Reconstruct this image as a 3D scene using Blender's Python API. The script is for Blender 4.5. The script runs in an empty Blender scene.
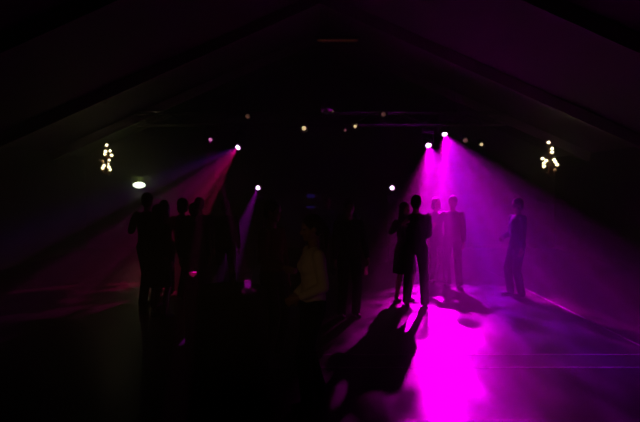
import bpy, bmesh, math, random
from mathutils import Vector, Matrix, Euler

# ------------------------------------------------------------------ scene, camera, light
scn = bpy.context.scene
C = scn.collection
F = 500.0            # focal length in pixels of the 640 px wide frame
HZ = 188.0           # horizon row
CAMZ = 1.92

def at(px, py, Y):
    """room point seen at pixel (px, py) at distance Y along the hall"""
    return Vector(((px - 320) / F * Y, Y, CAMZ - (py - HZ) / F * Y))

cam_d = bpy.data.cameras.new('camera')
cam = bpy.data.objects.new('camera', cam_d)
C.objects.link(cam)
cam_d.sensor_width = 36.0
cam_d.lens = F / 640 * 36.0
cam_d.clip_start = 0.05
cam.location = (0, 0, CAMZ)
cam.rotation_euler = (math.radians(90) - math.atan((211 - HZ) / F), 0, 0)
scn.camera = cam

w = bpy.data.worlds.new('night')
scn.world = w
w.use_nodes = True
w.node_tree.nodes['Background'].inputs[0].default_value = (0.004, 0.002, 0.003, 1)
w.node_tree.nodes['Background'].inputs[1].default_value = 0.0

scn.view_settings.view_transform = 'Standard'
scn.view_settings.look = 'None'
scn.view_settings.exposure = 0.0
scn.view_settings.gamma = 1.0
scn.view_settings.use_curve_mapping = False
scn.cycles.use_denoising = True
scn.cycles.max_bounces = 5
scn.cycles.volume_bounces = 0
scn.cycles.sample_clamp_indirect = 1.0
scn.cycles.caustics_reflective = False

HAZE = 0.068

def spot(name, loc, target, power, color, half_deg, blend=0.25, soft=0.04, stops=None, lo=0.45, nscale=9.0, seed=0.0, axis='u', n0=0.38, vgrad=None):
    """stage spot; its gobo tints and breaks up the cone by direction. stops: (u, rgb), u>0 towards the lamp's right hand"""
    d = bpy.data.lights.new(name, 'SPOT')
    d.energy = power
    d.color = color
    d.spot_size = math.radians(half_deg * 2)
    d.spot_blend = blend
    d.shadow_soft_size = soft
    o = bpy.data.objects.new(name, d)
    C.objects.link(o)
    v = Vector(target) - Vector(loc)
    o.rotation_mode = 'QUATERNION'
    o.rotation_quaternion = v.to_track_quat('-Z', 'Y')
    o.location = loc
    if stops:
        d.use_nodes = True
        nt = d.node_tree
        N, L = nt.nodes, nt.links
        em = next(n for n in N if n.type == 'EMISSION')
        tc = N.new('ShaderNodeTexCoord')
        sep = N.new('ShaderNodeSeparateXYZ')
        L.new(tc.outputs['Normal'], sep.inputs[0])
        az = N.new('ShaderNodeMath'); az.operation = 'ABSOLUTE'
        L.new(sep.outputs[2], az.inputs[0])
        u = N.new('ShaderNodeMath'); u.operation = 'DIVIDE'
        L.new(sep.outputs[0], u.inputs[0]); L.new(az.outputs[0], u.inputs[1])
        vv = N.new('ShaderNodeMath'); vv.operation = 'DIVIDE'
        L.new(sep.outputs[1], vv.inputs[0]); L.new(az.outputs[0], vv.inputs[1])
        t = math.tan(math.radians(half_deg))
        mr = N.new('ShaderNodeMapRange')
        mr.inputs[1].default_value = -t; mr.inputs[2].default_value = t
        L.new((u if axis == 'u' else vv).outputs[0], mr.inputs[0])
        cr = N.new('ShaderNodeValToRGB')
        e = cr.color_ramp.elements
        while len(e) > 1:
            e.remove(e[-1])
        for k, (p, c) in enumerate(stops):
            el = e[0] if k == 0 else e.new(p)
            el.position = p
            el.color = (*c, 1)
        L.new(mr.outputs[0], cr.inputs[0])
        cb = N.new('ShaderNodeCombineXYZ')
        L.new(u.outputs[0], cb.inputs[0]); L.new(vv.outputs[0], cb.inputs[1]); cb.inputs[2].default_value = seed
        nz = N.new('ShaderNodeTexNoise')
        nz.inputs['Scale'].default_value = nscale
        nz.inputs['Detail'].default_value = 2.0
        L.new(cb.outputs[0], nz.inputs['Vector'])
        nm = N.new('ShaderNodeMapRange')
        nm.inputs[1].default_value = n0; nm.inputs[2].default_value = 0.62
        nm.inputs[3].default_value = lo; nm.inputs[4].default_value = 1.0
        L.new(nz.outputs[0], nm.inputs[0])
        L.new(cr.outputs[0], em.inputs['Color'])
        if vgrad:                                   # the lamp's hot spot sits below the middle of its cone
            vm = N.new('ShaderNodeMapRange')
            vm.inputs[1].default_value = -t; vm.inputs[2].default_value = t
            vm.inputs[3].default_value = vgrad[0]; vm.inputs[4].default_value = vgrad[1]
            L.new(vv.outputs[0], vm.inputs[0])
            ml = N.new('ShaderNodeMath'); ml.operation = 'MULTIPLY'
            L.new(nm.outputs[0], ml.inputs[0]); L.new(vm.outputs[0], ml.inputs[1])
            L.new(ml.outputs[0], em.inputs['Strength'])
        else:
            L.new(nm.outputs[0], em.inputs['Strength'])
    return o

MAG = (1.0, 0.0, 1.0)
# lens positions of the six moving heads and where they point
HEADS = {
    'right_high': (at(444, 135, 12.0), Vector((2.75, 7.7, 0.0))),
    'right_low':  (at(428, 146, 12.0), Vector((2.3, 7.8, 0.0))),
    'left_low':   (at(238, 148, 12.0), Vector((-4.6, 7.6, 0.0))),
    'left_high':  (at(211, 140, 12.0), Vector(((192 - 320) / F * 4.62, 4.62, 1.12))),
    'totem_left': (at(258, 188, 13.0), Vector((-1.60, 9.5, 0.84))),
    'totem_right': (at(392, 188, 13.0), Vector((0.74, 7.4, 0.64))),
}
BEAMS = {
    'right_high': dict(power=20000, color=(1, 1, 1), half_deg=22, blend=0.45, lo=0.06, nscale=14, seed=1.0, n0=0.42, vgrad=(3.0, 0.45),
                       stops=[(0.0, (0.02, 0.0, 0.02)), (0.12, (0.14, 0.0, 0.13)), (0.24, (0.80, 0.0, 0.70)), (0.34, (0.14, 0.0, 0.42)), (0.48, (0.18, 0.0, 0.40)), (0.60, (0.50, 0.0, 0.44)), (0.69, (1, 0.0, 1)), (0.75, (0.8, 0.0, 0.7)), (0.84, (0.14, 0.0, 0.09)), (1.0, (0.03, 0.0, 0.02))]),
    'right_low':  dict(power=14500, color=(1, 1, 1), half_deg=22, blend=0.45, lo=0.10, nscale=14, seed=5.0, n0=0.40, vgrad=(3.0, 0.45),
                       stops=[(0.0, (0.03, 0.0, 0.03)), (0.15, (0.18, 0.0, 0.2)), (0.32, (0.22, 0.0, 0.34)), (0.46, (0.34, 0.0, 0.36)), (0.57, (0.75, 0.0, 0.75)), (0.65, (1, 0.0, 1)), (0.76, (0.5, 0.0, 0.4)), (0.88, (0.14, 0.0, 0.09)), (1.0, (0.06, 0.0, 0.04))]),
    'left_low':   dict(power=5000, color=(1, 1, 1), half_deg=21, blend=0.1, lo=0.0, nscale=8, seed=9.0, axis='v', n0=0.50,
                       stops=[(0.0, (1.0, 0.0, 0.14)), (0.16, (0.8, 0.0, 0.16)), (0.34, (0.50, 0.0, 0.16)), (0.50, (0.28, 0.0, 0.18)), (0.64, (0.06, 0.0, 0.13)), (1.0, (0.012, 0.0, 0.05))]),
    'left_high':  dict(power=4500, color=(1, 0.0, 0.45), half_deg=0.45, soft=0.02, blend=0.6),
    'totem_left': dict(power=3800, color=(0.8, 0.0, 1), half_deg=3.0, blend=0.6),
    'totem_right': dict(power=900, color=(0.9, 0.0, 0.7), half_deg=0.5, blend=0.6, soft=0.02),
}
for k, (p, tgt) in HEADS.items():
    dv = (tgt - p).normalized()
    spot('beam_' + k, p + dv * 0.02, tgt, **BEAMS[k])

# added narrow spot at the left high lamp, makes the tumbler's drink glint
p = HEADS['left_high'][0]; tgt = Vector(((247 - 320) / F * 4.62, 4.62, 1.03))
spot('beam_left_high_prism', p + (tgt - p).normalized() * 0.02, tgt, 4500, (1, 0.0, 0.6), 0.45, soft=0.02, blend=0.6)

def point(name, loc, power, color, soft=0.1):
    d = bpy.data.lights.new(name, 'POINT')
    d.energy = power; d.color = color; d.shadow_soft_size = soft
    o = bpy.data.objects.new(name, d)
    C.objects.link(o); o.location = loc
    return o

# added warm fill from behind the camera, narrowed onto the off white top
spot('bar_lamp', (-2.6, -2.2, 2.5), (-0.05, 4.4, 1.15), 46, (1.0, 0.5, 0.2), 8, blend=1.0, soft=0.15)

# ------------------------------------------------------------------ materials
def mat(name, base, rough=0.6, metal=0.0, noise=0.0, nscale=20, emit=None, estr=0.0, spec=0.5, trans=0.0, bump=0.0):
    m = bpy.data.materials.new(name)
    m.use_nodes = True
    nt = m.node_tree
    b = nt.nodes['Principled BSDF']
    b.inputs['Base Color'].default_value = (*base, 1)
    b.inputs['Roughness'].default_value = rough
    b.inputs['Metallic'].default_value = metal
    b.inputs['Specular IOR Level'].default_value = spec
    if trans:
        b.inputs['Transmission Weight'].default_value = trans
        b.inputs['IOR'].default_value = 1.45
    if noise or bump:
        tc = nt.nodes.new('ShaderNodeTexCoord')
        nz = nt.nodes.new('ShaderNodeTexNoise')
        nz.inputs['Scale'].default_value = nscale
        nz.inputs['Detail'].default_value = 4
        nt.links.new(tc.outputs['Object'], nz.inputs['Vector'])
        if noise:
            mx = nt.nodes.new('ShaderNodeMix'); mx.data_type = 'RGBA'
            mx.inputs[6].default_value = (*[c * (1 - noise) for c in base], 1)
            mx.inputs[7].default_value = (*[min(1, c * (1 + noise)) for c in base], 1)
            nt.links.new(nz.outputs[0], mx.inputs[0])
            nt.links.new(mx.outputs[2], b.inputs['Base Color'])
        if bump:
            bp = nt.nodes.new('ShaderNodeBump'); bp.inputs['Strength'].default_value = bump
            nt.links.new(nz.outputs[0], bp.inputs['Height'])
            nt.links.new(bp.outputs[0], b.inputs['Normal'])
    if emit:
        b.inputs['Emission Color'].default_value = (*emit, 1)
        b.inputs['Emission Strength'].default_value = estr
        m.cycles.emission_sampling = 'NONE' if estr else 'AUTO'
    return m

def thin_glass():
    m = bpy.data.materials.new('thin_glass'); m.use_nodes = True
    nt = m.node_tree; N = nt.nodes; N.clear()
    o = N.new('ShaderNodeOutputMaterial'); mx = N.new('ShaderNodeMixShader'); fr = N.new('ShaderNodeMath'); lw = N.new('ShaderNodeLayerWeight'); fr.operation = 'MULTIPLY_ADD'
    tr_ = N.new('ShaderNodeBsdfTransparent'); gl = N.new('ShaderNodeBsdfGlossy'); gl.inputs['Roughness'].default_value = 0.12
    tr_.inputs[0].default_value = (0.93, 0.93, 0.93, 1)
    pw = N.new('ShaderNodeMath'); pw.operation = 'POWER'; pw.inputs[1].default_value = 4.0
    nt.links.new(lw.outputs['Facing'], pw.inputs[0]); nt.links.new(pw.outputs[0], fr.inputs[0]); fr.inputs[1].default_value = 0.5; fr.inputs[2].default_value = 0.04
    nt.links.new(fr.outputs[0], mx.inputs[0]); nt.links.new(tr_.outputs[0], mx.inputs[1]); nt.links.new(gl.outputs[0], mx.inputs[2])
    nt.links.new(mx.outputs[0], o.inputs[0])
    return m

def drink_material(name, col):
    m = bpy.data.materials.new(name); m.use_nodes = True
    nt = m.node_tree; N = nt.nodes; N.clear()
    o = N.new('ShaderNodeOutputMaterial'); mx = N.new('ShaderNodeMixShader'); mx.inputs[0].default_value = 0.3
    tl = N.new('ShaderNodeBsdfTranslucent'); gl = N.new('ShaderNodeBsdfGlossy'); gl.inputs['Roughness'].default_value = 0.25
    tl.inputs[0].default_value = (*col, 1)
    nt.links.new(tl.outputs[0], mx.inputs[1]); nt.links.new(gl.outputs[0], mx.inputs[2]); tp = N.new('ShaderNodeBsdfTransparent'); m2 = N.new('ShaderNodeMixShader'); m2.inputs[0].default_value = 0.5
    tp.inputs[0].default_value = (*[min(1, c * 1.1) for c in col], 1)
    nt.links.new(mx.outputs[0], m2.inputs[1]); nt.links.new(tp.outputs[0], m2.inputs[2])
    nt.links.new(m2.outputs[0], o.inputs[0])
    return m

def floor_material():
    m = bpy.data.materials.new('worn_dance_floor')
    m.use_nodes = True
    nt = m.node_tree; N = nt.nodes; L = nt.links
    b = N['Principled BSDF']
    tc = N.new('ShaderNodeTexCoord')
    br = N.new('ShaderNodeTexBrick')
    br.inputs['Scale'].default_value = 1.0
    br.inputs['Mortar Size'].default_value = 0.004
    br.inputs['Brick Width'].default_value = 1.2
    br.inputs['Row Height'].default_value = 0.12
    br.inputs['Color1'].default_value = (0.022, 0.019, 0.017, 1)
    br.inputs['Color2'].default_value = (0.027, 0.023, 0.021, 1)
    br.inputs['Mortar'].default_value = (0.015, 0.012, 0.010, 1)
    L.new(tc.outputs['Object'], br.inputs['Vector'])
    mp = N.new('ShaderNodeMapping'); mp.inputs['Scale'].default_value = (1.3, 0.5, 1)
    L.new(tc.outputs['Object'], mp.inputs[0])
    nz = N.new('ShaderNodeTexNoise'); nz.inputs['Scale'].default_value = 2.2; nz.inputs['Detail'].default_value = 6
    L.new(mp.outputs[0], nz.inputs['Vector'])
    mx = N.new('ShaderNodeMix'); mx.data_type = 'RGBA'; mx.blend_type = 'MULTIPLY'; mx.inputs[0].default_value = 0.5
    L.new(br.outputs[0], mx.inputs[6]); L.new(nz.outputs[0], mx.inputs[7])
    L.new(mx.outputs[2], b.inputs['Base Color'])
    b.inputs['Specular IOR Level'].default_value = 0.12
    mr = N.new('ShaderNodeMapRange'); mr.inputs[3].default_value = 0.32; mr.inputs[4].default_value = 0.5
    L.new(nz.outputs[0], mr.inputs[0]); L.new(mr.outputs[0], b.inputs['Roughness'])
    return m

M = {
    'floor': floor_material(),
    'wall': mat('dark_painted_wall', (0.03, 0.025, 0.022), 0.8, noise=0.3, nscale=3),
    'ceiling': mat('dark_ceiling_boards', (0.10, 0.085, 0.07), 0.8, noise=0.25, nscale=4),
    'beam': mat('timber_beam', (0.16, 0.14, 0.11), 0.65, noise=0.3, nscale=8),
    'trim': mat('aluminium_edge', (0.38, 0.38, 0.38), 0.5),
    'black': mat('black_plastic', (0.012, 0.012, 0.012), 0.45, bump=0.02, nscale=80),
    'metal': mat('black_painted_steel', (0.018, 0.017, 0.017), 0.5, metal=0.3, noise=0.2),
    'alu': mat('dull_aluminium', (0.10, 0.095, 0.09), 0.5, metal=0.8, noise=0.2),
    'brass': mat('aged_brass', (0.22, 0.12, 0.04), 0.4, metal=0.9, noise=0.2),
    'mirror': mat('mirror_facets', (0.8, 0.8, 0.8), 0.12, metal=1.0),
    'chrome': mat('chrome_reflector', (0.7, 0.65, 0.6), 0.2, metal=1.0),
    'skin': mat('skin', (0.32, 0.19, 0.14), 0.55, noise=0.08, nscale=30),
    'eye': mat('eye', (0.05, 0.04, 0.04), 0.2),
    'lip': mat('lips', (0.25, 0.09, 0.08), 0.5),
    'hair_dark': mat('dark_hair', (0.012, 0.009, 0.007), 0.75, bump=0.5, nscale=60, spec=0.2),
    'hair_brown': mat('brown_hair', (0.03, 0.018, 0.010), 0.75, bump=0.5, nscale=60, spec=0.2),
    'hair_fair': mat('fair_hair', (0.12, 0.08, 0.04), 0.75, bump=0.5, nscale=60, spec=0.2),
    'c_black': mat('black_cloth', (0.012, 0.011, 0.013), 0.85, bump=0.2, nscale=40, spec=0.1),
    'c_navy': mat('navy_cloth', (0.012, 0.014, 0.03), 0.85, bump=0.2, nscale=40, spec=0.1),
    'c_grey': mat('charcoal_cloth', (0.03, 0.028, 0.03), 0.85, bump=0.2, nscale=40, spec=0.1),
    'c_red': mat('dark_red_cloth', (0.10, 0.012, 0.012), 0.8, bump=0.2, nscale=40, spec=0.1),
    'c_white': mat('off_white_cloth', (0.72, 0.68, 0.60), 0.85, bump=0.3, nscale=25, spec=0.1),
    'c_denim': mat('dark_denim', (0.02, 0.022, 0.035), 0.85, noise=0.3, nscale=60, spec=0.1),
    'shoe': mat('black_leather', (0.012, 0.011, 0.011), 0.4),
    'glass': thin_glass(),
    'bottle': mat('brown_bottle_glass', (0.05, 0.02, 0.01), 0.08, spec=0.8),
    'drink': drink_material('pale_drink', (0.85, 0.7, 0.6)),
    'drink_violet': drink_material('violet_drink', (0.75, 0.3, 0.95)),  # violet of the light is mixed into the drink's own colour
    'tablecloth': mat('black_tablecloth', (0.005, 0.005, 0.005), 1.0, bump=0.2, nscale=30, spec=0.05),
    'lens_mag': mat('lit_magenta_lens', (0.8, 0.7, 0.8), 0.3, emit=(1.0, 0.55, 1.0), estr=8.0),
    'lens_pink': mat('lit_pink_lens', (0.8, 0.6, 0.7), 0.3, emit=(1.0, 0.25, 0.7), estr=1.2),
    'lens_warm': mat('lit_warm_lens', (0.8, 0.7, 0.5), 0.3, emit=(1.0, 0.72, 0.36), estr=1.6),
    'lens_dim': mat('dim_warm_lens', (0.6, 0.4, 0.3), 0.3, emit=(1.0, 0.45, 0.3), estr=0.13),
    'bulb': mat('lit_candle_bulb', (1, 0.9, 0.6), 0.3, emit=(1.0, 0.84, 0.45), estr=8.0),
    'bulb_dim': mat('weak_candle_bulb', (1, 0.8, 0.5), 0.3, emit=(1.0, 0.5, 0.15), estr=0.25),
    'exit': mat('lit_exit_panel', (0.9, 1, 0.9), 0.3, emit=(0.85, 1.0, 0.72), estr=5.0),
    'tube': mat('dim_orange_tube', (0.4, 0.2, 0.1), 0.4, emit=(1.0, 0.30, 0.06), estr=0.016),
    'led_blue': mat('dim_blue_display', (0.05, 0.05, 0.2), 0.3, emit=(0.12, 0.08, 1.0), estr=0.05),
}

# ------------------------------------------------------------------ mesh helpers
def add_box(bm, c, s, rot=None):
    mtx = Matrix.Translation(c) @ (rot.to_4x4() if rot is not None else Matrix.Identity(4)) @ Matrix.Diagonal((*s, 1))
    bmesh.ops.create_cube(bm, size=1.0, matrix=mtx)

def frame_z(d):
    return Vector(d).normalized().to_track_quat('Z', 'Y').to_matrix()

def add_cyl(bm, p0, p1, r0, r1=None, seg=12, caps=True):
    p0, p1 = Vector(p0), Vector(p1)
    d = p1 - p0
    if d.length < 1e-6:
        return
    mtx = Matrix.Translation((p0 + p1) / 2) @ frame_z(d).to_4x4()
    bmesh.ops.create_cone(bm, cap_ends=caps, segments=seg, radius1=r0, radius2=r0 if r1 is None else r1, depth=d.length, matrix=mtx)

def add_ell(bm, c, r, rot=None, u=16, v=10):
    mtx = Matrix.Translation(c) @ (rot.to_4x4() if rot is not None else Matrix.Identity(4)) @ Matrix.Diagonal((*r, 1))
    bmesh.ops.create_uvsphere(bm, u_segments=u, v_segments=v, radius=1.0, matrix=mtx)

def add_cap(bm, p0, p1, r0, r1):
    add_cyl(bm, p0, p1, r0, r1, 12)
    add_ell(bm, p0, (r0,) * 3, None, 12, 8)
    add_ell(bm, p1, (r1,) * 3, None, 12, 8)

def add_lathe(bm, prof, c=(0, 0, 0), seg=24, sx=1.0, sy=1.0):
    rings = []
    for r, z in prof:
        rings.append([bm.verts.new((c[0] + sx * r * math.cos(2 * math.pi * k / seg), c[1] + sy * r * math.sin(2 * math.pi * k / seg), c[2] + z)) for k in range(seg)])
    for a, b in zip(rings, rings[1:]):
        for k in range(seg):
            bm.faces.new((a[k], a[(k + 1) % seg], b[(k + 1) % seg], b[k]))
    for ring, z in ((rings[0], 0), (rings[-1], 1)):
        bm.faces.new(ring if z else ring[::-1])

def obj(name, bm, m, parent=None, smooth=True, bevel=0.0):
    me = bpy.data.meshes.new(name)
    bmesh.ops.recalc_face_normals(bm, faces=bm.faces[:])
    bm.to_mesh(me); bm.free()
    if smooth:
        for p in me.polygons:
            p.use_smooth = True
    me.materials.append(M[m] if isinstance(m, str) else m)
    o = bpy.data.objects.new(name, me)
    C.objects.link(o)
    if parent is not None:
        o.parent = parent
    if bevel:
        bv = o.modifiers.new('bevel', 'BEVEL'); bv.width = bevel; bv.segments = 2
    return o

def thing(name, label, cat, loc=(0, 0, 0), rz=0.0, group=None):
    o = bpy.data.objects.new(name, None)
    o.empty_display_size = 0.1
    C.objects.link(o)
    o.location = loc
    o.rotation_euler = (0, 0, rz)
    o['label'] = label; o['category'] = cat
    if group:
        o['group'] = group
    return o

def tag(o, label, cat, group=None, kind=None):
    o['label'] = label; o['category'] = cat
    if group: o['group'] = group
    if kind: o['kind'] = kind
    return o

def struct(name, bm, m, label=None, parent=None):
    o = obj(name, bm, m, parent, smooth=False)
    o['kind'] = 'structure'
    if label:
        o['label'] = label
    return o

def remesh(o, voxel, smooth=4):
    """fuse the islands of o into one continuous surface"""
    r = o.modifiers.new('fuse', 'REMESH'); r.mode = 'VOXEL'; r.voxel_size = voxel; r.use_smooth_shade = True
    s = o.modifiers.new('soften', 'SMOOTH'); s.factor = 0.5; s.iterations = smooth
    bpy.context.view_layer.update()
    dg = bpy.context.evaluated_depsgraph_get()
    me = bpy.data.meshes.new_from_object(o.evaluated_get(dg))
    old = o.data
    o.modifiers.clear()
    o.data = me
    me.name = o.name
    bpy.data.meshes.remove(old)
    for p in me.polygons:
        p.use_smooth = True
    return o

# ------------------------------------------------------------------ the hall
HW, EAVE, RIDGE, Y0, Y1 = 7.5, 2.9, 6.2, -4.0, 16.0
T = 0.15
def roof_z(x): return RIDGE - (RIDGE - EAVE) * abs(x) / HW

bm = bmesh.new(); add_box(bm, (0, (Y0 + Y1) / 2, -0.1), (2 * HW + 2 * T, Y1 - Y0 + 2 * T, 0.2)); struct('floor', bm, 'floor')
bm = bmesh.new(); add_box(bm, (-HW - T / 2, (Y0 + Y1) / 2, EAVE / 2), (T, Y1 - Y0, EAVE)); struct('wall_left', bm, 'wall')
bm = bmesh.new(); add_box(bm, (HW + T / 2, (Y0 + Y1) / 2, EAVE / 2), (T, Y1 - Y0, EAVE)); struct('wall_right', bm, 'wall')

def gable(y):
    bm = bmesh.new()
    pts = [(-HW - T, 0), (HW + T, 0), (HW + T, EAVE), (0, RIDGE), (-HW - T, EAVE)]
    a = [bm.verts.new((x, y, z)) for x, z in pts]
    b = [bm.verts.new((x, y + T, z)) for x, z in pts]
    bm.faces.new(a); bm.faces.new(b[::-1])
    for k in range(5):
        bm.faces.new((a[k], b[k], b[(k + 1) % 5], a[(k + 1) % 5]))
    return bm
struct('wall_back', gable(Y1), 'wall')
struct('wall_front', gable(Y0 - T), 'wall')

bm = bmesh.new()
pts = [(-HW - T, EAVE), (0, RIDGE), (HW + T, EAVE), (HW + T, EAVE + T), (0, RIDGE + T), (-HW - T, EAVE + T)]
a = [bm.verts.new((x, Y0 - T, z)) for x, z in pts]
b = [bm.verts.new((x, Y1 + T, z)) for x, z in pts]
bm.faces.new((a[0], a[1], a[4], a[5])); bm.faces.new((a[1], a[2], a[3], a[4]))
bm.faces.new((b[5], b[4], b[1], b[0])); bm.faces.new((b[4], b[3], b[2], b[1]))
for k in range(6):
    bm.faces.new((a[k], b[k], b[(k + 1) % 6], a[(k + 1) % 6]))
struct('ceiling', bm, 'ceiling')

# rafters: pairs of sloping beams below the roof
for i, y in enumerate((3.4, 7.5, 11.2, 14.0)):
    bm = bmesh.new()
    for s in (-1, 1):
        p0 = Vector((s * HW, y, EAVE - 0.12)); p1 = Vector((0, y, RIDGE - 0.12))
        d = (p1 - p0)
        rot = Matrix((d.normalized(), Vector((0, 1, 0)), d.normalized().cross(Vector((0, 1, 0))))).transposed()
        add_box(bm, (p0 + p1) / 2, (d.length, 0.16, 0.24), rot)
    struct('trim_%d' % (i + 1), bm, 'beam')

# baseboards
for nm, x in (('baseboard_left', -HW + 0.01), ('baseboard_right', HW - 0.01)):
    bm = bmesh.new(); add_box(bm, (x, (Y0 + Y1) / 2, 0.06), (0.02, Y1 - Y0, 0.12)); struct(nm, bm, 'beam')
bm = bmesh.new(); add_box(bm, (0, Y1 - 0.01, 0.06), (2 * HW - 0.04, 0.02, 0.12)); struct('baseboard_back', bm, 'beam')

# flat metal strips between the dance floor panels and along its right edge
for i, (c, s) in enumerate((((1.5, 5.68, 0.002), (4.8, 0.015, 0.004)), ((1.5, 5.27, 0.002), (4.8, 0.016, 0.004)), ((3.9, 7.5, 0.003), (0.014, 9.0, 0.006)))):
    bm = bmesh.new(); add_box(bm, c, s); struct('trim_%d' % (i + 5), bm, 'trim')

# haze of the smoke machine filling the whole hall
bm = bmesh.new(); add_box(bm, (0, (Y0 + Y1) / 2, 3.2), (2 * HW + 1.2, Y1 - Y0 + 1.2, 7.2))
hm = bpy.data.materials.new('stage_haze'); hm.use_nodes = True
nt = hm.node_tree; nt.nodes.clear()
out = nt.nodes.new('ShaderNodeOutputMaterial'); vs = nt.nodes.new('ShaderNodeVolumeScatter')
vs.inputs['Color'].default_value = (0.95, 0.95, 0.95, 1); vs.inputs['Density'].default_value = HAZE; vs.inputs['Anisotropy'].default_value = -0.25
nt.links.new(vs.outputs[0], out.inputs['Volume'])
hz = obj('haze', bm, hm, None, smooth=False)
tag(hz, 'thin stage smoke hanging through the whole dark hall', 'haze', kind='stuff')

# ------------------------------------------------------------------ truss and lamps
TY, TZ0, TZ1 = 12.0, 3.42, 3.70
tr = thing('lighting_truss', 'long dark box truss hung across the hall above the dance floor', 'truss', (0, TY, TZ0))
for dy in (-0.14, 0.14):
    for z in (0.0, TZ1 - TZ0):
        bm = bmesh.new(); add_cyl(bm, (-4.4, dy, z), (4.4, dy, z), 0.024, seg=10); obj('chord', bm, 'alu', tr)
bm = bmesh.new()
n = 22
for k in range(n):
    x0 = -4.4 + 8.8 * k / n; x1 = x0 + 8.8 / n
    za, zb = (0, TZ1 - TZ0) if k % 2 else (TZ1 - TZ0, 0)
    for dy in (-0.14, 0.14):
        add_cyl(bm, (x0, dy, za), (x1, dy, zb), 0.011, seg=6)
    for z in (0, TZ1 - TZ0):
        add_cyl(bm, (x0, -0.14 if k % 2 else 0.14, z), (x1, 0.14 if k % 2 else -0.14, z), 0.011, seg=6)
obj('lacing', bm, 'alu', tr)
for x in (-3.2, 3.2):
    bm = bmesh.new(); add_cyl(bm, (x, 0, TZ1 - TZ0 - 0.02), (x, 0, roof_z(x) - TZ0), 0.010, seg=6)
    add_box(bm, (x, 0, TZ1 - TZ0 + 0.02), (0.05, 0.32, 0.06))
    obj('suspension_cable', bm, 'metal', tr)

def moving_head(p, tgt, label, lens, lens_r, hang=True, group=None):
    """p: centre of the lens"""
    dv = (tgt - p).normalized()
    c = p - dv * 0.16                       # pivot of the head
    rz = math.atan2(dv.x, -dv.y)
    t = thing('moving_head_light', label, 'stage light', c, rz, group)
    R = Matrix.Rotation(-rz, 3, 'Z')
    d = (R @ dv)
    sgn = 1 if hang else -1
    top = 0.24 * sgn
    bm = bmesh.new()
    add_box(bm, (0, 0, top + 0.05 * sgn), (0.26, 0.20, 0.09)); obj('base', bm, 'black', t, smooth=False, bevel=0.012)
    bm = bmesh.new()
    for s in (-1, 1):
        add_box(bm, (s * 0.135, 0, top / 2 - 0.01 * sgn), (0.035, 0.09, abs(top) + 0.08))
    add_box(bm, (0, 0, top - 0.01 * sgn), (0.30, 0.10, 0.03))
    obj('yoke', bm, 'black', t, smooth=False, bevel=0.008)
    bm = bmesh.new()
    add_cyl(bm, -d * 0.13, d * 0.05, 0.075, 0.105, 20)
    add_ell(bm, -d * 0.12, (0.078, 0.078, 0.078))
    add_cyl(bm, d * 0.05, d * 0.148, 0.105, 0.100, 20)
    add_cyl(bm, (-0.12, 0, 0), (0.12, 0, 0), 0.035, seg=12)
    obj('head', bm, 'black', t)
    bm = bmesh.new()
    add_cyl(bm, d * 0.146, d * 0.158, lens_r, lens_r * 0.9, 20)
    o = obj('lens', bm, lens, t); o['label'] = 'glowing lens'
    if hang:
        zc = TZ0 - c.z
        bm = bmesh.new()
        add_cyl(bm, (0, 0, 0.32), (0, 0, zc + 0.0), 0.018, seg=8)
        add_box(bm, (0, 0, zc), (0.05, 0.36, 0.07))
        obj('clamp', bm, 'metal', t, smooth=False)
    return t

for k, lab, lens, r, hang in (
    ('right_high', 'magenta moving head light hung highest on the right, throwing the widest beam', 'lens_mag', 0.062, True),
    ('right_low', 'magenta moving head light hung just left of and below the highest one', 'lens_mag', 0.068, True),
    ('left_low', 'moving head light throwing a red and violet beam over the left crowd', 'lens_mag', 0.062, True),
    ('left_high', 'faint pink moving head light hung leftmost on the truss', 'lens_pink', 0.042, True),
    ('totem_left', 'small violet moving head light standing on the left black column', 'lens_mag', 0.058, False),
    ('totem_right', 'small violet moving head light standing on the right black column', 'lens_mag', 0.058, False)):
    moving_head(HEADS[k][0], HEADS[k][1], lab, lens, r, hang)
    if not hang:
        p = HEADS[k][0]
        dv = (HEADS[k][1] - p).normalized(); c = p - dv * 0.16
        H = c.z - 0.335
        side = 'left' if p.x < 0 else 'right'
        t = thing('light_column', 'black column carrying a violet light %s of the equipment rack' % side, 'stand', (c.x, c.y, 0))
        bm = bmesh.new(); add_box(bm, (0, 0, 0.015), (0.5, 0.5, 0.03)); obj('base_plate', bm, 'metal', t, smooth=False, bevel=0.004)
        bm = bmesh.new()
        for sx in (-1, 1):
            for sy in (-1, 1):
                add_cyl(bm, (sx * 0.11, sy * 0.11, 0.03), (sx * 0.11, sy * 0.11, H - 0.02), 0.018, seg=8)
        n = 7
        for q in range(n):
            z0 = 0.03 + (H - 0.05) * q / n; z1 = 0.03 + (H - 0.05) * (q + 1) / n
            for sx in (-1, 1):
                add_cyl(bm, (sx * 0.11, -0.11, z0), (sx * 0.11, 0.11, z1), 0.009, seg=6)
                add_cyl(bm, (-0.11, sx * 0.11, z0), (0.11, sx * 0.11, z1), 0.009, seg=6)
        obj('column', bm, 'metal', t)
        bm = bmesh.new(); add_box(bm, (0, 0, H - 0.01), (0.34, 0.34, 0.02)); obj('top_plate', bm, 'metal', t, smooth=False)

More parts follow.
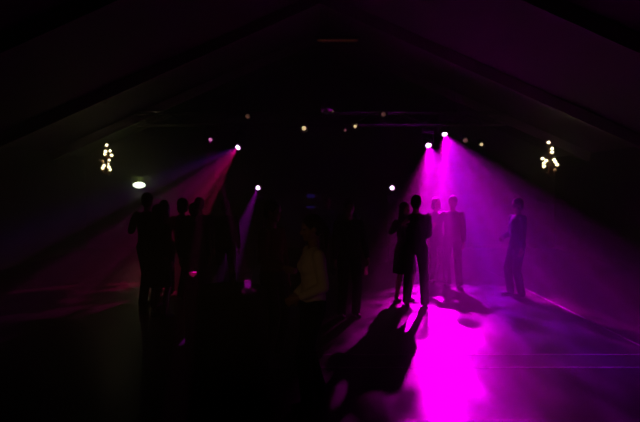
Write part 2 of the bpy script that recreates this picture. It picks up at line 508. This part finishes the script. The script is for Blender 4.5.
# warm par cans along the truss
def par_can(px, py, label, lens, r, up=False):
    p = at(px, py, TY - 0.25)
    d = Vector((0, -0.93, -0.36)).normalized() if not up else Vector((0, -0.99, -0.12)).normalized()
    t = thing('par_can', label, 'stage light', p, 0, 'warm par cans on the truss')
    bm = bmesh.new()
    add_lathe_dir = [(-0.24, 0.05), (-0.20, 0.085), (-0.05, 0.095), (0.02, 0.10)]
    for (a0, r0), (a1, r1) in zip(add_lathe_dir, add_lathe_dir[1:]):
        add_cyl(bm, d * a0, d * a1, r0, r1, 18, caps=(a0 < -0.2))
    obj('can', bm, 'black', t)
    bm = bmesh.new(); add_cyl(bm, d * -0.03, d * -0.02, r, r, 16); o = obj('lens', bm, lens, t); o['label'] = 'glowing lamp face'
    zt = (TZ0 if not up else TZ1) - p.z
    bm = bmesh.new()
    back = d * -0.11
    for s in (-1, 1):
        add_cyl(bm, (s * 0.105, back.y, back.z), (s * 0.105, 0.11, zt), 0.008, seg=6)
    add_cyl(bm, (-0.105, 0.11, zt), (0.105, 0.11, zt), 0.012, seg=6)
    add_box(bm, (0, 0.11, zt), (0.05, 0.06, 0.07))
    obj('yoke', bm, 'metal', t)
    return t
par_can(304, 129, 'bright warm par can, leftmost of the two lit near the middle of the truss', 'lens_warm', 0.050)
par_can(355, 127, 'bright warm par can just right of the mirror ball', 'lens_warm', 0.036)
par_can(345, 131, 'unlit looking dull par can between the two bright warm ones', 'lens_dim', 0.035)
par_can(383, 115, 'dim reddish par can on top of the truss right of the mirror ball', 'lens_dim', 0.05, True)
par_can(248, 117, 'dim reddish par can on top of the truss above the violet and red beam', 'lens_dim', 0.05, True)
par_can(465, 141, 'dim warm par can right of the highest magenta light', 'lens_dim', 0.055)
par_can(481, 145, 'small bright warm par can at the right end of the truss', 'lens_warm', 0.036)

# mirror ball
c = at(327, 108, 11.0)
mb = thing('mirror_ball', 'mirror ball with faint glints hung in front of the truss', 'mirror ball', c)
bm = bmesh.new(); add_ell(bm, (0, 0, 0), (0.17, 0.17, 0.17), None, 28, 18); obj('ball', bm, 'mirror', mb, smooth=False)
bm = bmesh.new(); add_cyl(bm, (0, 0, 0.165), (0, 0, 0.30), 0.006, seg=6); add_cyl(bm, (0, 0, 0.28), (0, 0, 0.38), 0.05, 0.05, 14); obj('motor', bm, 'black', mb)
bm = bmesh.new(); add_cyl(bm, (0, 0, 0.37), (0, 0, roof_z(c.x) - c.z), 0.006, seg=6); obj('hanging_rod', bm, 'metal', mb)

# strip lamp under the ridge
c = at(337, 43, 12.4)
st = thing('strip_light', 'horizontal strip light glowing dim orange high under the ridge', 'light', c)
bm = bmesh.new(); add_box(bm, (0, 0.02, 0.07), (1.10, 0.16, 0.07)); obj('housing', bm, 'metal', st, smooth=False, bevel=0.01)
bm = bmesh.new(); add_cyl(bm, (-0.50, -0.02, 0.0), (0.50, -0.02, 0.0), 0.030, seg=12); obj('tube', bm, 'tube', st)
bm = bmesh.new()
bm.free()
for s in (-1, 1):
    bm = bmesh.new(); add_box(bm, (s * 0.50, -0.02, 0.01), (0.03, 0.08, 0.09)); obj('end_cap', bm, 'metal', st, smooth=False)
    bm = bmesh.new(); add_cyl(bm, (s * 0.3, 0.02, 0.10), (s * 0.3, 0.02, roof_z(c.x + s * 0.3) - c.z), 0.008, seg=6); obj('drop_rod', bm, 'metal', st)

# ------------------------------------------------------------------ chandeliers
def chandelier(cx, top_y, Y, bulbs, label, bs):
    c = at(cx, top_y, Y)
    t = thing('chandelier', label, 'chandelier', c, 0, 'candle bulb chandeliers')
    bot = -(bulbs[-1][1] - top_y) / F * Y - 0.10
    bm = bmesh.new()
    prof = [(0.004, bot - 0.02), (0.03, bot), (0.012, bot + 0.06), (0.02, bot + 0.2), (0.010, bot + 0.3), (0.016, -0.12), (0.008, 0.06), (0.004, 0.10)]
    add_lathe(bm, prof, seg=12); obj('stem', bm, 'brass', t)
    zt = roof_z(c.x) - c.z
    bm = bmesh.new()
    nl = int((zt - 0.10) / 0.05)
    for k in range(nl):
        z0 = 0.10 + (zt - 0.10) * k / nl; z1 = 0.10 + (zt - 0.10) * (k + 1) / nl + 0.008
        w_ = 0.011
        ax = Vector((1, 0, 0)) if k % 2 else Vector((0, 1, 0))
        add_cyl(bm, Vector((0, 0, z0)) + ax * w_, Vector((0, 0, z1)) + ax * w_, 0.003, seg=5)
        add_cyl(bm, Vector((0, 0, z0)) - ax * w_, Vector((0, 0, z1)) - ax * w_, 0.003, seg=5)
    obj('chain', bm, 'brass', t)
    bm = bmesh.new(); add_cyl(bm, (0, 0, zt - 0.04), (0, 0, zt + 0.02), 0.07, 0.05, 16); obj('canopy', bm, 'brass', t)
    for i, (bx, by, dim) in enumerate(bulbs):
        dx = (bx - cx) / F * Y; dz = -(by - top_y) / F * Y
        r = 0.05 + 0.18 * min(1, -dz / 0.6)
        dy = math.sqrt(max(0.0, r * r - dx * dx)) * (1 if i % 2 else -1)
        b = at(bx, by, Y + dy) - c
        dx, dz = b.x, b.z
        bm = bmesh.new()
        q = [Vector((0, 0, dz - 0.10)), Vector((dx * 0.35, dy * 0.35, dz - 0.14)), Vector((dx * 0.8, dy * 0.8, dz - 0.13)), b + Vector((0, 0, -0.055))]
        for u_, v_ in zip(q, q[1:]):
            add_cap(bm, u_, v_, 0.006, 0.006)
        arm = obj('arm', bm, 'brass', t)
        bm = bmesh.new(); add_lathe(bm, [(0.004, -0.06), (0.022, -0.052), (0.012, -0.045), (0.012, -0.02)], b, 10); obj('candle_holder', bm, 'brass', arm)
        bm = bmesh.new(); add_lathe(bm, [(0.010, -0.024), (0.024 * bs, -0.010), (0.026 * bs, 0.008), (0.018 * bs, 0.026), (0.003, 0.045)], b, 12)
        o = obj('bulb', bm, 'bulb_dim' if dim else 'bulb', arm)
    point('chandelier_glow', c + Vector((0, -0.3, -0.3)), 0.4, (1.0, 0.68, 0.3), 0.2)
    return t

chandelier(108, 144, 12.0, [(107.8, 145.7, 0), (111, 151.3, 0), (106.4, 151.9, 0), (105.9, 154.4, 0), (112.4, 155.8, 0), (110, 161, 0), (103.5, 161.7, 1),
    (108.6, 164.7, 0), (104.8, 166, 0), (103.3, 168.4, 0), (109.4, 167.4, 0), (110.6, 170, 0)], 'lit candle bulb chandelier hanging on the left, above the exit sign', 1.35)
chandelier(548, 142, 12.0, [(547.5, 143, 0), (551, 149.2, 0), (551, 152.7, 0), (541.8, 159, 0), (545.4, 161, 0), (543, 163.7, 0), (543.3, 166.7, 0),
    (553.3, 160.2, 0), (554.5, 162.4, 0), (556.3, 165, 0), (554.3, 170.2, 1)], 'lit candle bulb chandelier hanging on the right side of the hall', 1.6)

# ------------------------------------------------------------------ exit sign on the back wall
c = at(139.5, 185, 15.85)
ex = thing('exit_sign', 'small glowing white green exit sign on the back wall at left', 'sign', c)
bm = bmesh.new(); add_box(bm, (0, 0.02, 0), (0.30, 0.05, 0.16)); obj('housing', bm, 'alu', ex, smooth=False, bevel=0.01)
bm = bmesh.new(); add_ell(bm, (0, -0.02, 0), (0.20, 0.07, 0.10), None, 24, 16); obj('light_panel', bm, 'exit', ex)
for s in (-1, 1):
    bm = bmesh.new(); add_cyl(bm, (s * 0.03, 0.02, 0.10), (s * 0.03, 0.02, 0.26), 0.007, seg=8); obj('rod', bm, 'alu', ex)
bm = bmesh.new(); add_box(bm, (0, 0.075, 0.26), (0.16, 0.15, 0.02)); obj('bracket', bm, 'alu', ex, smooth=False)
point('exit_glow', c + Vector((0, -0.03, 0.19)), 3.5, (0.55, 0.8, 0.10), 0.03)

# door beside the sign
dr = None
bm = bmesh.new(); add_box(bm, (-4.75, Y1 - 0.02, 1.0), (0.95, 0.04, 2.0)); dr = struct('door_1', bm, 'beam')
bm = bmesh.new(); add_cyl(bm, (-4.38, Y1 - 0.04, 1.0), (-4.38, Y1 - 0.09, 1.0), 0.012); add_cyl(bm, (-4.38, Y1 - 0.09, 1.0), (-4.50, Y1 - 0.09, 1.0), 0.011); struct('door_handle', bm, 'alu', None, dr)

# equipment rack behind the dancers
c = at(311, 200, 13.6)
rk = thing('equipment_rack', 'tall black equipment rack with two dim blue displays', 'rack', (c.x, 13.75, 0))
bm = bmesh.new(); add_box(bm, (0, 0, 0.92), (0.60, 0.36, 1.80)); obj('cabinet', bm, 'black', rk, smooth=False, bevel=0.01)
for y_, w_, h_ in ((196, 0.20, 0.09), (207, 0.26, 0.05)):
    z = CAMZ - (y_ - HZ) / F * 13.57
    bm = bmesh.new(); add_box(bm, (0, -0.185, z), (w_, 0.02, h_)); o = obj('display', bm, 'led_blue', rk, smooth=False); o['label'] = 'dim blue display'
bm = bmesh.new()
for sx in (-1, 1):
    for sy in (-1, 1):
        add_cyl(bm, (sx * 0.24, sy * 0.12, 0), (sx * 0.24, sy * 0.12, 0.03), 0.025, seg=10)
obj('foot', bm, 'black', rk)

# ------------------------------------------------------------------ people
def ik(a, b, l1, l2, pole):
    d = b - a
    L = min(d.length, (l1 + l2) * 0.999)
    dn = d.normalized()
    b = a + dn * L
    x = (l1 * l1 - l2 * l2 + L * L) / (2 * L)
    h = math.sqrt(max(0.0, l1 * l1 - x * x))
    p = (pole - dn * pole.dot(dn)).normalized()
    return a + dn * x + p * h, b

def add_hand(bm, wrist, d, n, side, curl, r=0.0095):
    """palm + four bent fingers + thumb; d towards the fingers, n palm normal, side +1/-1 picks the thumb's side"""
    d = d.normalized(); n = (n - d * n.dot(d)).normalized(); s = d.cross(n) * side
    rot = Matrix((d, s, n)).transposed()
    add_ell(bm, wrist + d * 0.045, (0.052, 0.040, 0.016), rot, 14, 10)
    add_cap(bm, wrist - d * 0.01, wrist + d * 0.03, 0.024, 0.024)
    for off, ln in ((0.030, 0.070), (0.010, 0.079), (-0.010, 0.074), (-0.029, 0.058)):
        p = wrist + d * 0.078 + s * off
        v = d.copy()
        for k, f in enumerate((0.42, 0.32, 0.26)):
            v = (Matrix.Rotation(-math.radians(curl * (0.7 + 0.25 * k)) * (side), 3, s * -1 if False else s) @ v) if False else (v * math.cos(math.radians(curl)) + (n if k == 0 else n_prev) * math.sin(math.radians(curl)))
            v.normalize()
            n_prev = v.cross(s.cross(v)) if False else (n - v * n.dot(v))
            n_prev = n_prev.normalized() if n_prev.length > 0.05 else (-d)
            q = p + v * ln * f
            add_cap(bm, p, q, r * (1 - 0.08 * k), r * (0.94 - 0.08 * k))
            p = q
    p = wrist + d * 0.018 + s * 0.028
    v = (s * 0.75 + d * 0.6 + n * 0.35).normalized()
    q = p + v * 0.038; add_cap(bm, p, q, r * 1.25, r * 1.1)
    v2 = (d * 0.8 + n * 0.5 + s * 0.2).normalized()
    add_cap(bm, q, q + v2 * 0.034, r * 1.1, r * 0.95)

def person(label, X, Y, yaw, H=1.74, fem=False, top='long', bottom='trousers', tc='c_black', bc='c_black', hair='short', hc='hair_dark',
           hl=None, hr=None, fl=(0.11, 0.0), fr=(-0.11, 0.0), head_yaw=0.0, head_pitch=0.0, lean=(0, 0), group=None, palm=None, pole=None):
    """local forward is -Y; +X is the person's left. hl / hr: wrist targets at 1.74 m scale"""
    s = H / 1.74
    t = thing('person', label, 'person', (X, Y, 0), math.radians(yaw), group)
    V = lambda x, y, z: Vector((x, y, z)) * s
    k = 0.92 if fem else 1.0
    lx, ly = lean
    pel = V(0, 0, 0.95)
    waist = V(lx * 0.3, ly * 0.3, 1.08)
    chest = V(lx * 0.75, ly * 0.75, 1.29)
    nb = V(lx, ly, 1.475)
    hd = V(lx * 1.1, ly * 1.15 - 0.02, 1.615)
    sh = {1: V(lx * 0.9 + 0.178 * k, ly * 0.9, 1.395), -1: V(lx * 0.9 - 0.178 * k, ly * 0.9, 1.395)}
    hip = {1: V(0.092, 0, 0.92), -1: V(-0.092, 0, 0.92)}
    hands = {1: Vector(hl) * s if hl else V(0.235 * k, -0.07, 0.80), -1: Vector(hr) * s if hr else V(-0.235 * k, -0.07, 0.80)}
    feet = {1: fl, -1: fr}
    joints = {}
    for q in (1, -1):
        el, wr = ik(sh[q], hands[q], 0.285 * s, 0.255 * s, Vector(pole) if pole else Vector((q * 0.45, 0.8, -0.5)))
        an = V(feet[q][0], feet[q][1], 0.085)
        kn, an = ik(hip[q], an, 0.435 * s, 0.42 * s, Vector((q * 0.08, -1, 0)))
        joints[q] = (el, wr, kn, an)
    HR = Euler((math.radians(head_pitch), 0, math.radians(head_yaw))).to_matrix()
    def hp(x, y, z): return hd + HR @ (Vector((x, y, z)) * s)

    # body: one continuous fused surface
    bm = bmesh.new()
    add_ell(bm, pel, Vector((0.158 if fem else 0.150, 0.105, 0.12)) * s)
    add_ell(bm, waist, Vector((0.118 if fem else 0.138, 0.092, 0.14)) * s)
    add_ell(bm, chest, Vector((0.145 if fem else 0.168, 0.105, 0.17)) * s)
    if fem:
        for q in (1, -1):
            add_ell(bm, chest + V(q * 0.065, -0.075, -0.02), Vector((0.06, 0.055, 0.06)) * s)
    for q in (1, -1):
        add_cap(bm, nb + V(q * 0.02, 0.01, -0.06), sh[q] * 0.92 + nb * 0.08 + V(0, 0, -0.03), 0.058 * s * k, 0.042 * s * k)
    add_cap(bm, nb + V(0, 0.01, -0.05), hd + V(0, 0.015, -0.06), 0.056 * s * k, 0.050 * s * k)
    for q in (1, -1):
        el, wr, kn, an = joints[q]
        add_cap(bm, sh[q], el, 0.052 * s * k, 0.040 * s * k)
        add_cap(bm, el, wr, 0.040 * s * k, 0.026 * s * k)
        d = (wr - el).normalized()
        n = Vector(palm[q]) if palm and q in palm else Vector((-q, 0.1, 0))
        add_hand(bm, wr, d, n, q, 24 if not (palm and q in palm) else 44, 0.0098 * s)
        add_cap(bm, hip[q], kn, 0.086 * s, 0.055 * s)
        add_cap(bm, kn, kn * 0.55 + an * 0.45 + V(0, 0.015, 0), 0.055 * s, 0.052 * s)
        add_cap(bm, kn * 0.55 + an * 0.45 + V(0, 0.015, 0), an, 0.052 * s, 0.036 * s)
        add_cap(bm, an + V(0, 0.02, -0.045), an + V(0.01 * q, -0.13, -0.055), 0.033 * s, 0.024 * s)
    # head: skull, jaw, chin, nose, brow, ears
    add_ell(bm, hp(0, 0.012, 0.028), Vector((0.074, 0.094, 0.093)) * s, HR, 20, 14)
    add_ell(bm, hp(0, -0.022, -0.035), Vector((0.058, 0.066, 0.072)) * s, HR, 18, 12)
    add_ell(bm, hp(0, -0.062, -0.088), Vector((0.024, 0.020, 0.018)) * s, HR)
    add_cap(bm, hp(0, -0.080, 0.012), hp(0, -0.102, -0.028), 0.008 * s, 0.013 * s)
    add_cap(bm, hp(-0.035, -0.072, 0.028), hp(0.035, -0.072, 0.028), 0.012 * s, 0.012 * s)
    for q in (1, -1):
        add_ell(bm, hp(q * 0.076, 0.012, -0.005), Vector((0.010, 0.020, 0.031)) * s, HR)
    remesh(obj('body', bm, 'skin', t), 0.0085, 3)
    bm = bmesh.new()
    for q in (1, -1):
        add_ell(bm, hp(q * 0.031, -0.074, 0.006), Vector((0.012, 0.010, 0.007)) * s, HR, 10, 8)
    obj('eyes', bm, 'eye', t)
    bm = bmesh.new(); add_ell(bm, hp(0, -0.083, -0.055), Vector((0.022, 0.009, 0.007)) * s, HR, 12, 8); obj('lips', bm, 'lip', t)

    # hair
    bm = bmesh.new()
    add_ell(bm, hp(0, 0.024, 0.042), Vector((0.085, 0.100, 0.096)) * s, HR, 20, 14)
    if hair == 'short':
        add_ell(bm, hp(0, 0.055, -0.02), Vector((0.072, 0.062, 0.070)) * s, HR)
    elif hair == 'long':
        add_ell(bm, hp(0, 0.055, -0.05), Vector((0.086, 0.066, 0.13)) * s, HR)
        add_ell(bm, hp(0, 0.075, -0.16), Vector((0.088, 0.050, 0.15)) * s, HR)
        for q in (1, -1):
            add_cap(bm, hp(q * 0.076, 0.01, 0.02), hp(q * 0.086, 0.01, -0.17), 0.026 * s, 0.020 * s)
    elif hair == 'bob':
        add_ell(bm, hp(0, 0.045, -0.04), Vector((0.092, 0.075, 0.10)) * s, HR)
        for q in (1, -1):
            add_cap(bm, hp(q * 0.076, 0.0, 0.02), hp(q * 0.082, -0.005, -0.09), 0.026 * s, 0.022 * s)
    elif hair == 'tail':
        add_ell(bm, hp(0, 0.055, -0.01), Vector((0.074, 0.062, 0.065)) * s, HR)
        add_cap(bm, hp(0, 0.11, 0.05), hp(0, 0.15, -0.03), 0.030 * s, 0.030 * s)
        add_cap(bm, hp(0, 0.15, -0.03), hp(0, 0.13, -0.20), 0.030 * s, 0.012 * s)
    remesh(obj('hair', bm, hc, t), 0.011, 3)

    # top
    e = 0.016 * s
    bm = bmesh.new()
    add_ell(bm, waist + V(0, 0, -0.02), Vector((0.125 if fem else 0.15, 0.098, 0.155)) * s + Vector((e, e, e)) * 0.8)
    add_ell(bm, pel + V(0, 0, 0.03), Vector((0.155, 0.108, 0.085)) * s + Vector((e, e, 0)) * 0.8)
    add_ell(bm, chest, Vector((0.145 if fem else 0.168, 0.105, 0.165)) * s + Vector((e, e, 0)))
    add_ell(bm, chest * 0.5 + waist * 0.5, Vector((0.134 if fem else 0.158, 0.100, 0.17)) * s + Vector((e, e, 0)) * 0.9)
    if fem:
        for q in (1, -1):
            add_ell(bm, chest + V(q * 0.065, -0.078, -0.02), Vector((0.066, 0.060, 0.066)) * s)
    for q in (1, -1):
        add_cap(bm, nb + V(q * 0.02, 0.01, -0.065), sh[q] * 0.92 + nb * 0.08 + V(0, 0, -0.03), 0.066 * s * k, 0.050 * s * k)
    for q in (1, -1):
        el, wr, kn, an = joints[q]
        if top == 'long':
            add_cap(bm, sh[q], el, 0.050 * s * k + e * 0.7, 0.040 * s * k + e)
            add_cyl(bm, el, el * 0.05 + wr * 0.95, 0.040 * s * k + e, 0.030 * s * k + e * 0.7, 14)
        elif top == 'tee':
            m_ = sh[q] * 0.3 + el * 0.7
            add_ell(bm, sh[q], (0.050 * s * k + e * 0.8,) * 3)
            add_cyl(bm, sh[q], m_, 0.052 * s * k + e, 0.048 * s * k + e, 14)
        else:
            add_ell(bm, sh[q] * 0.85 + nb * 0.15, (0.056 * s * k,) * 3)
    remesh(obj('top', bm, tc, t), 0.012, 14)

    # trousers or skirt
    bm = bmesh.new()
    if bottom == 'trousers':
        add_ell(bm, pel + V(0, 0, -0.01), Vector((0.160, 0.112, 0.12)) * s + Vector((e, e, 0)) * 0.5)
        for q in (1, -1):
            el, wr, kn, an = joints[q]
            add_cap(bm, hip[q], kn, 0.090 * s + e * 0.6, 0.058 * s + e)
            add_cyl(bm, kn, an + V(0, 0.005, -0.045), 0.058 * s + e, 0.050 * s + e, 14)
        remesh(obj('trousers', bm, bc, t), 0.012, 3)
    else:
        zl = 0.50 if bottom == 'skirt' else 0.42
        add_lathe(bm, [(0.13 * s, 1.06 * s), (0.170 * s, 0.94 * s), (0.190 * s, 0.80 * s), (0.205 * s, 0.65 * s), (0.215 * s, zl * s), (0.205 * s, zl * s), (0.19 * s, 0.70 * s), (0.10 * s, 1.04 * s)], seg=28, sy=0.78)
        obj('skirt', bm, bc, t)
    # shoes
    for q in (1, -1):
        an = joints[q][3]
        bm = bmesh.new()
        z0 = 0.030 * s
        base = Vector((an.x, an.y, 0))
        add_cap(bm, base + V(0, 0.035, 0.038), base + V(0.012 * q, -0.14, 0.032), 0.040 * s, 0.032 * s)
        add_cyl(bm, base + V(0, 0.02, 0.04), base + V(0, 0.02, 0.10), 0.042 * s, 0.044 * s, 14)
        o = obj('shoe', bm, 'shoe', t)
        remesh(o, 0.010, 2)
        for v in o.data.vertices:
            v.co.z = max(v.co.z, 0.001)
    bpy.context.view_layer.update()
    mw = t.matrix_world.copy()
    return t, mw, joints

def hand_point(res, q, d_off=0.075, n_off=0.05, n=None):
    t, mw, j = res
    el, wr = j[q][0], j[q][1]
    d = (wr - el).normalized()
    n = Vector(n); n = (n - d * n.dot(d)).normalized()
    return mw @ (wr + d * d_off + n * n_off)

def glass(p, label, r=0.034, h=0.13, fill=0.6, group=None, liquid='drink'):
    t = thing('drinking_glass', label, 'glass', p, 0, group)
    bm = bmesh.new()
    add_lathe(bm, [(r * 0.86, 0.0), (r * 0.88, 0.004), (r, h), (r - 0.003, h), (r * 0.84, 0.012), (0.001, 0.012)], seg=24)
    obj('tumbler', bm, 'glass', t)
    bm = bmesh.new()
    add_lathe(bm, [(r * 0.80, 0.0135), (r * 0.80 + (r * 0.12) * fill, h * fill)], seg=24)
    obj('drink', bm, liquid, t)
    return t

def wine_glass(p, label, liquid='drink'):
    t = thing('wine_glass', label, 'glass', p)
    bm = bmesh.new()
    add_lathe(bm, [(0.036, 0), (0.036, 0.003), (0.006, 0.008), (0.004, 0.09), (0.012, 0.10), (0.034, 0.125), (0.040, 0.155), (0.035, 0.20), (0.033, 0.20), (0.038, 0.155), (0.032, 0.127), (0.002, 0.104)], seg=24)
    obj('bowl_and_stem', bm, 'glass', t)
    bm = bmesh.new(); add_lathe(bm, [(0.004, 0.108), (0.031, 0.129), (0.037, 0.153)], seg=24); obj('drink', bm, liquid, t)
    return t

def bar_table(x, y, H, R, label, cl_label):
    t = thing('bar_table', label, 'table', (x, y, 0))
    bm = bmesh.new(); add_lathe(bm, [(R - 0.01, H - 0.03), (R, H - 0.025), (R, H - 0.008), (R - 0.005, H - 0.004)], seg=40); obj('tabletop', bm, 'black', t)
    bm = bmesh.new(); add_cyl(bm, (0, 0, 0.03), (0, 0, H - 0.03), 0.035, seg=16); obj('pedestal', bm, 'metal', t)
    bm = bmesh.new(); add_lathe(bm, [(0.23, 0.0), (0.23, 0.012), (0.05, 0.03), (0.036, 0.05)], seg=32); obj('foot_plate', bm, 'metal', t)
    # cloth draped over the top and falling in folds to near the floor
    bm = bmesh.new(); seg = 72
    rings = []
    for f, z, amp in ((0.0, H, 0), (0.6, H, 0), (0.99, H, 0), (1.015, H - 0.012, 0), (1.03, H - 0.15, 0.015), (0.98, H - 0.45, 0.045), (0.95, 0.35, 0.06), (0.97, 0.06, 0.075)):
        ring = []
        for k in range(seg):
            a_ = 2 * math.pi * k / seg
            r_ = R * f + amp * math.cos(9 * a_ + 0.6 * math.sin(2 * a_)) * 0.6
            ring.append(bm.verts.new((max(r_, 0.001) * math.cos(a_), max(r_, 0.001) * math.sin(a_), z)))
        rings.append(ring)
    for a_, b_ in zip(rings, rings[1:]):
        for k in range(seg):
            bm.faces.new((a_[k], a_[(k + 1) % seg], b_[(k + 1) % seg], b_[k]))
    bm.faces.new(rings[0])
    o = obj('tablecloth', bm, 'tablecloth')
    o.location = (x, y, 0)
    sd = o.modifiers.new('thick', 'SOLIDIFY'); sd.thickness = 0.003; sd.offset = 1
    tag(o, cl_label, 'tablecloth')
    return t

# crowd on the left
def pxX(px, Y): return (px - 320) / F * Y
P1 = person('tall dark person leftmost in the crowd, raising a glass under the exit sign', pxX(147, 8.0), 8.0, 160, H=1.84, tc='c_black', bc='c_denim', hair='short', hc='hair_dark',
            hl=(0.40, -0.16, 1.36), palm={1: (-0.3, -1, 0)}, pole=(0.1, 0.3, -1), head_yaw=10)
P2 = person('person with long hair in dark red top, second from left in the crowd', pxX(164, 9.0), 9.0, 200, H=1.70, fem=True, top='tee', tc='c_red', bc='c_black', hair='long', hc='hair_dark', hl=(0.20, -0.30, 1.08))
P3 = person('person in charcoal top standing between the long haired and the slim dancer', pxX(181, 8.6), 8.7, 130, H=1.74, tc='c_grey', bc='c_black', hair='bob', fem=True, hc='hair_brown', hr=(-0.2, -0.3, 1.1))
P4 = person('slim short haired person in black, directly below the edge of the red beam', pxX(199, 8.4), 8.4, -160, H=1.76, tc='c_black', bc='c_black', hair='short', hc='hair_dark')
P6 = person('dark person behind the standing table, right of the slim short haired one', pxX(225, 8.8), 8.8, 175, H=1.72, tc='c_black', bc='c_black', hair='short', hc='hair_dark')
P7 = person('shorter dark person standing nearest in the crowd, beside the one raising a glass', pxX(158, 7.3), 7.3, 150, H=1.68, fem=True, tc='c_black', bc='c_black', hair='long', hc='hair_dark', bottom='skirt')
P8 = person('dark person in front of the charcoal top and the slim short haired dancer', pxX(194, 7.65), 7.65, -170, H=1.69, tc='c_black', bc='c_black', hair='short', hc='hair_dark')
# pair talking in the middle
P5 = person('person in dark red shirt facing the person in the off white top', pxX(271, 5.5), 5.6, 65, H=1.78, tc='c_red', bc='c_black', hair='short', hc='hair_dark', hr=(-0.22, -0.28, 1.05), head_pitch=8)
W = person('person in an off white long sleeved top and dark trousers, forearms raised', pxX(313, 4.4), 4.4, -72, H=1.68, fem=True, tc='c_white', bc='c_black', hair='tail', hc='hair_brown',
           hl=(0.10, -0.17, 1.01), hr=(-0.10, -0.15, 0.99), fl=(0.10, -0.08), fr=(-0.09, 0.10), head_pitch=6)
# couple embracing in front of the beam
C1 = person('taller person of the embracing couple, back turned, silhouetted by the magenta beam', pxX(416, 8.1), 8.1, 165, H=1.80, tc='c_black', bc='c_black', hair='short', hc='hair_dark',
            hl=(0.13, -0.36, 1.08), hr=(-0.13, -0.36, 1.05), fl=(0.13, 0.0), fr=(-0.15, 0.03), lean=(0, -0.02))
C2 = person('shorter person of the embracing couple, arms around the taller one', pxX(405, 8.45), 8.45, 15, H=1.68, fem=True, tc='c_black', bc='c_black', hair='long', hc='hair_dark',
            hl=(0.22, -0.33, 1.40), hr=(-0.20, -0.33, 1.38), bottom='skirt', fl=(0.10, 0.0), fr=(-0.12, 0.04), head_yaw=20)
# dancers inside the beam
B1 = person('hazy person at left inside the magenta beam behind the couple', pxX(436, 10.2), 10.2, 20, H=1.72, fem=True, top='tee', tc='c_grey', bc='c_black', hair='bob', hc='hair_brown', hl=(0.26, -0.26, 1.25))
B2 = person('hazy person right of the couple, deep inside the magenta beam', pxX(453, 9.7), 9.7, -30, H=1.76, tc='c_grey', bc='c_denim', hair='short', hc='hair_dark', hr=(-0.30, -0.22, 1.2), fl=(0.14, 0.0), fr=(-0.10, 0.06))
# person at right
R = person('lone slim person facing left at the right edge of the light pool', pxX(518, 8.8), 8.8, -80, H=1.74, tc='c_navy', bc='c_black', hair='short', hc='hair_brown',
           hr=(-0.12, -0.22, 1.04), palm={-1: (1, 0.0, 0)}, fl=(0.09, 0.05), fr=(-0.09, -0.06))
# back row in the dark
D1 = person('dark person farthest left of the back row, before the equipment rack', pxX(328, 11.0), 11.0, 10, H=1.74, tc='c_navy', bc='c_black', hair='short', hc='hair_dark')
D2 = person('dark long haired person in the middle of the back row', pxX(348, 10.6), 10.6, -10, H=1.70, fem=True, tc='c_navy', bc='c_black', hair='long', hc='hair_dark', bottom='skirt', hl=(0.2, -0.25, 1.1))
D3 = person('dark person left of the couple holding a small bottle low at the side', pxX(349, 7.4), 7.4, 12, H=1.74, tc='c_black', bc='c_black', hair='short', hc='hair_dark', hl=(0.29, -0.05, 0.80), palm={1: (-1, 0, 0)})

# glasses in hands
glass(hand_point(P1, 1, n=(-0.3, -1, 0)) - Vector((0, 0, 0.06)), 'glass held up by the leftmost person of the crowd')
glass(hand_point(R, -1, n=(1, 0, 0)) - Vector((0, 0, 0.06)), 'glass held by the lone person at the right')
hb = hand_point(D3, 1, d_off=0.07, n_off=0.035, n=(-1, 0, 0))
sb = thing('bottle', 'small pale bottle hanging from the hand of the dark person left of the couple', 'bottle', hb - Vector((0, 0, 0.17)))
bm = bmesh.new(); add_lathe(bm, [(0.024, 0), (0.028, 0.005), (0.028, 0.11), (0.020, 0.135), (0.012, 0.16), (0.011, 0.20), (0.013, 0.205), (0.012, 0.215)], seg=20); obj('glass_body', bm, 'glass', sb)
bm = bmesh.new(); add_lathe(bm, [(0.022, 0.006), (0.0265, 0.010), (0.0265, 0.10), (0.021, 0.125)], seg=20); obj('drink', bm, 'drink', sb)

# table in front on the left with drinks
TH = 0.98
tx, ty = pxX(226, 4.6), 4.6
bar_table(tx, ty, TH, 0.36, 'round standing table under a black cloth in the dark left foreground', 'black cloth draped over the standing table in the left foreground')
zt = TH + 0.004
glass((pxX(247, 4.62), 4.62, zt), 'drinking glass with violet lit drink near the right edge of the table', r=0.040, h=0.15, fill=0.5, liquid='drink_violet')
wine_glass((pxX(192, 4.62), 4.62, zt), 'wine glass with pink lit drink near the left edge of the table')
bt = thing('bottle', 'dark bottle on the standing table between the two glasses', 'bottle', (pxX(232, 4.8), 4.8, zt))
bm = bmesh.new(); add_lathe(bm, [(0.030, 0), (0.033, 0.005), (0.033, 0.14), (0.026, 0.17), (0.013, 0.20), (0.012, 0.245), (0.014, 0.25), (0.014, 0.262), (0.011, 0.264)], seg=24); obj('glass_body', bm, 'bottle', bt)
bm = bmesh.new(); add_cyl(bm, (0, 0, 0.05), (0, 0, 0.12), 0.0337, seg=24); obj('paper_label', bm, 'c_grey', bt)
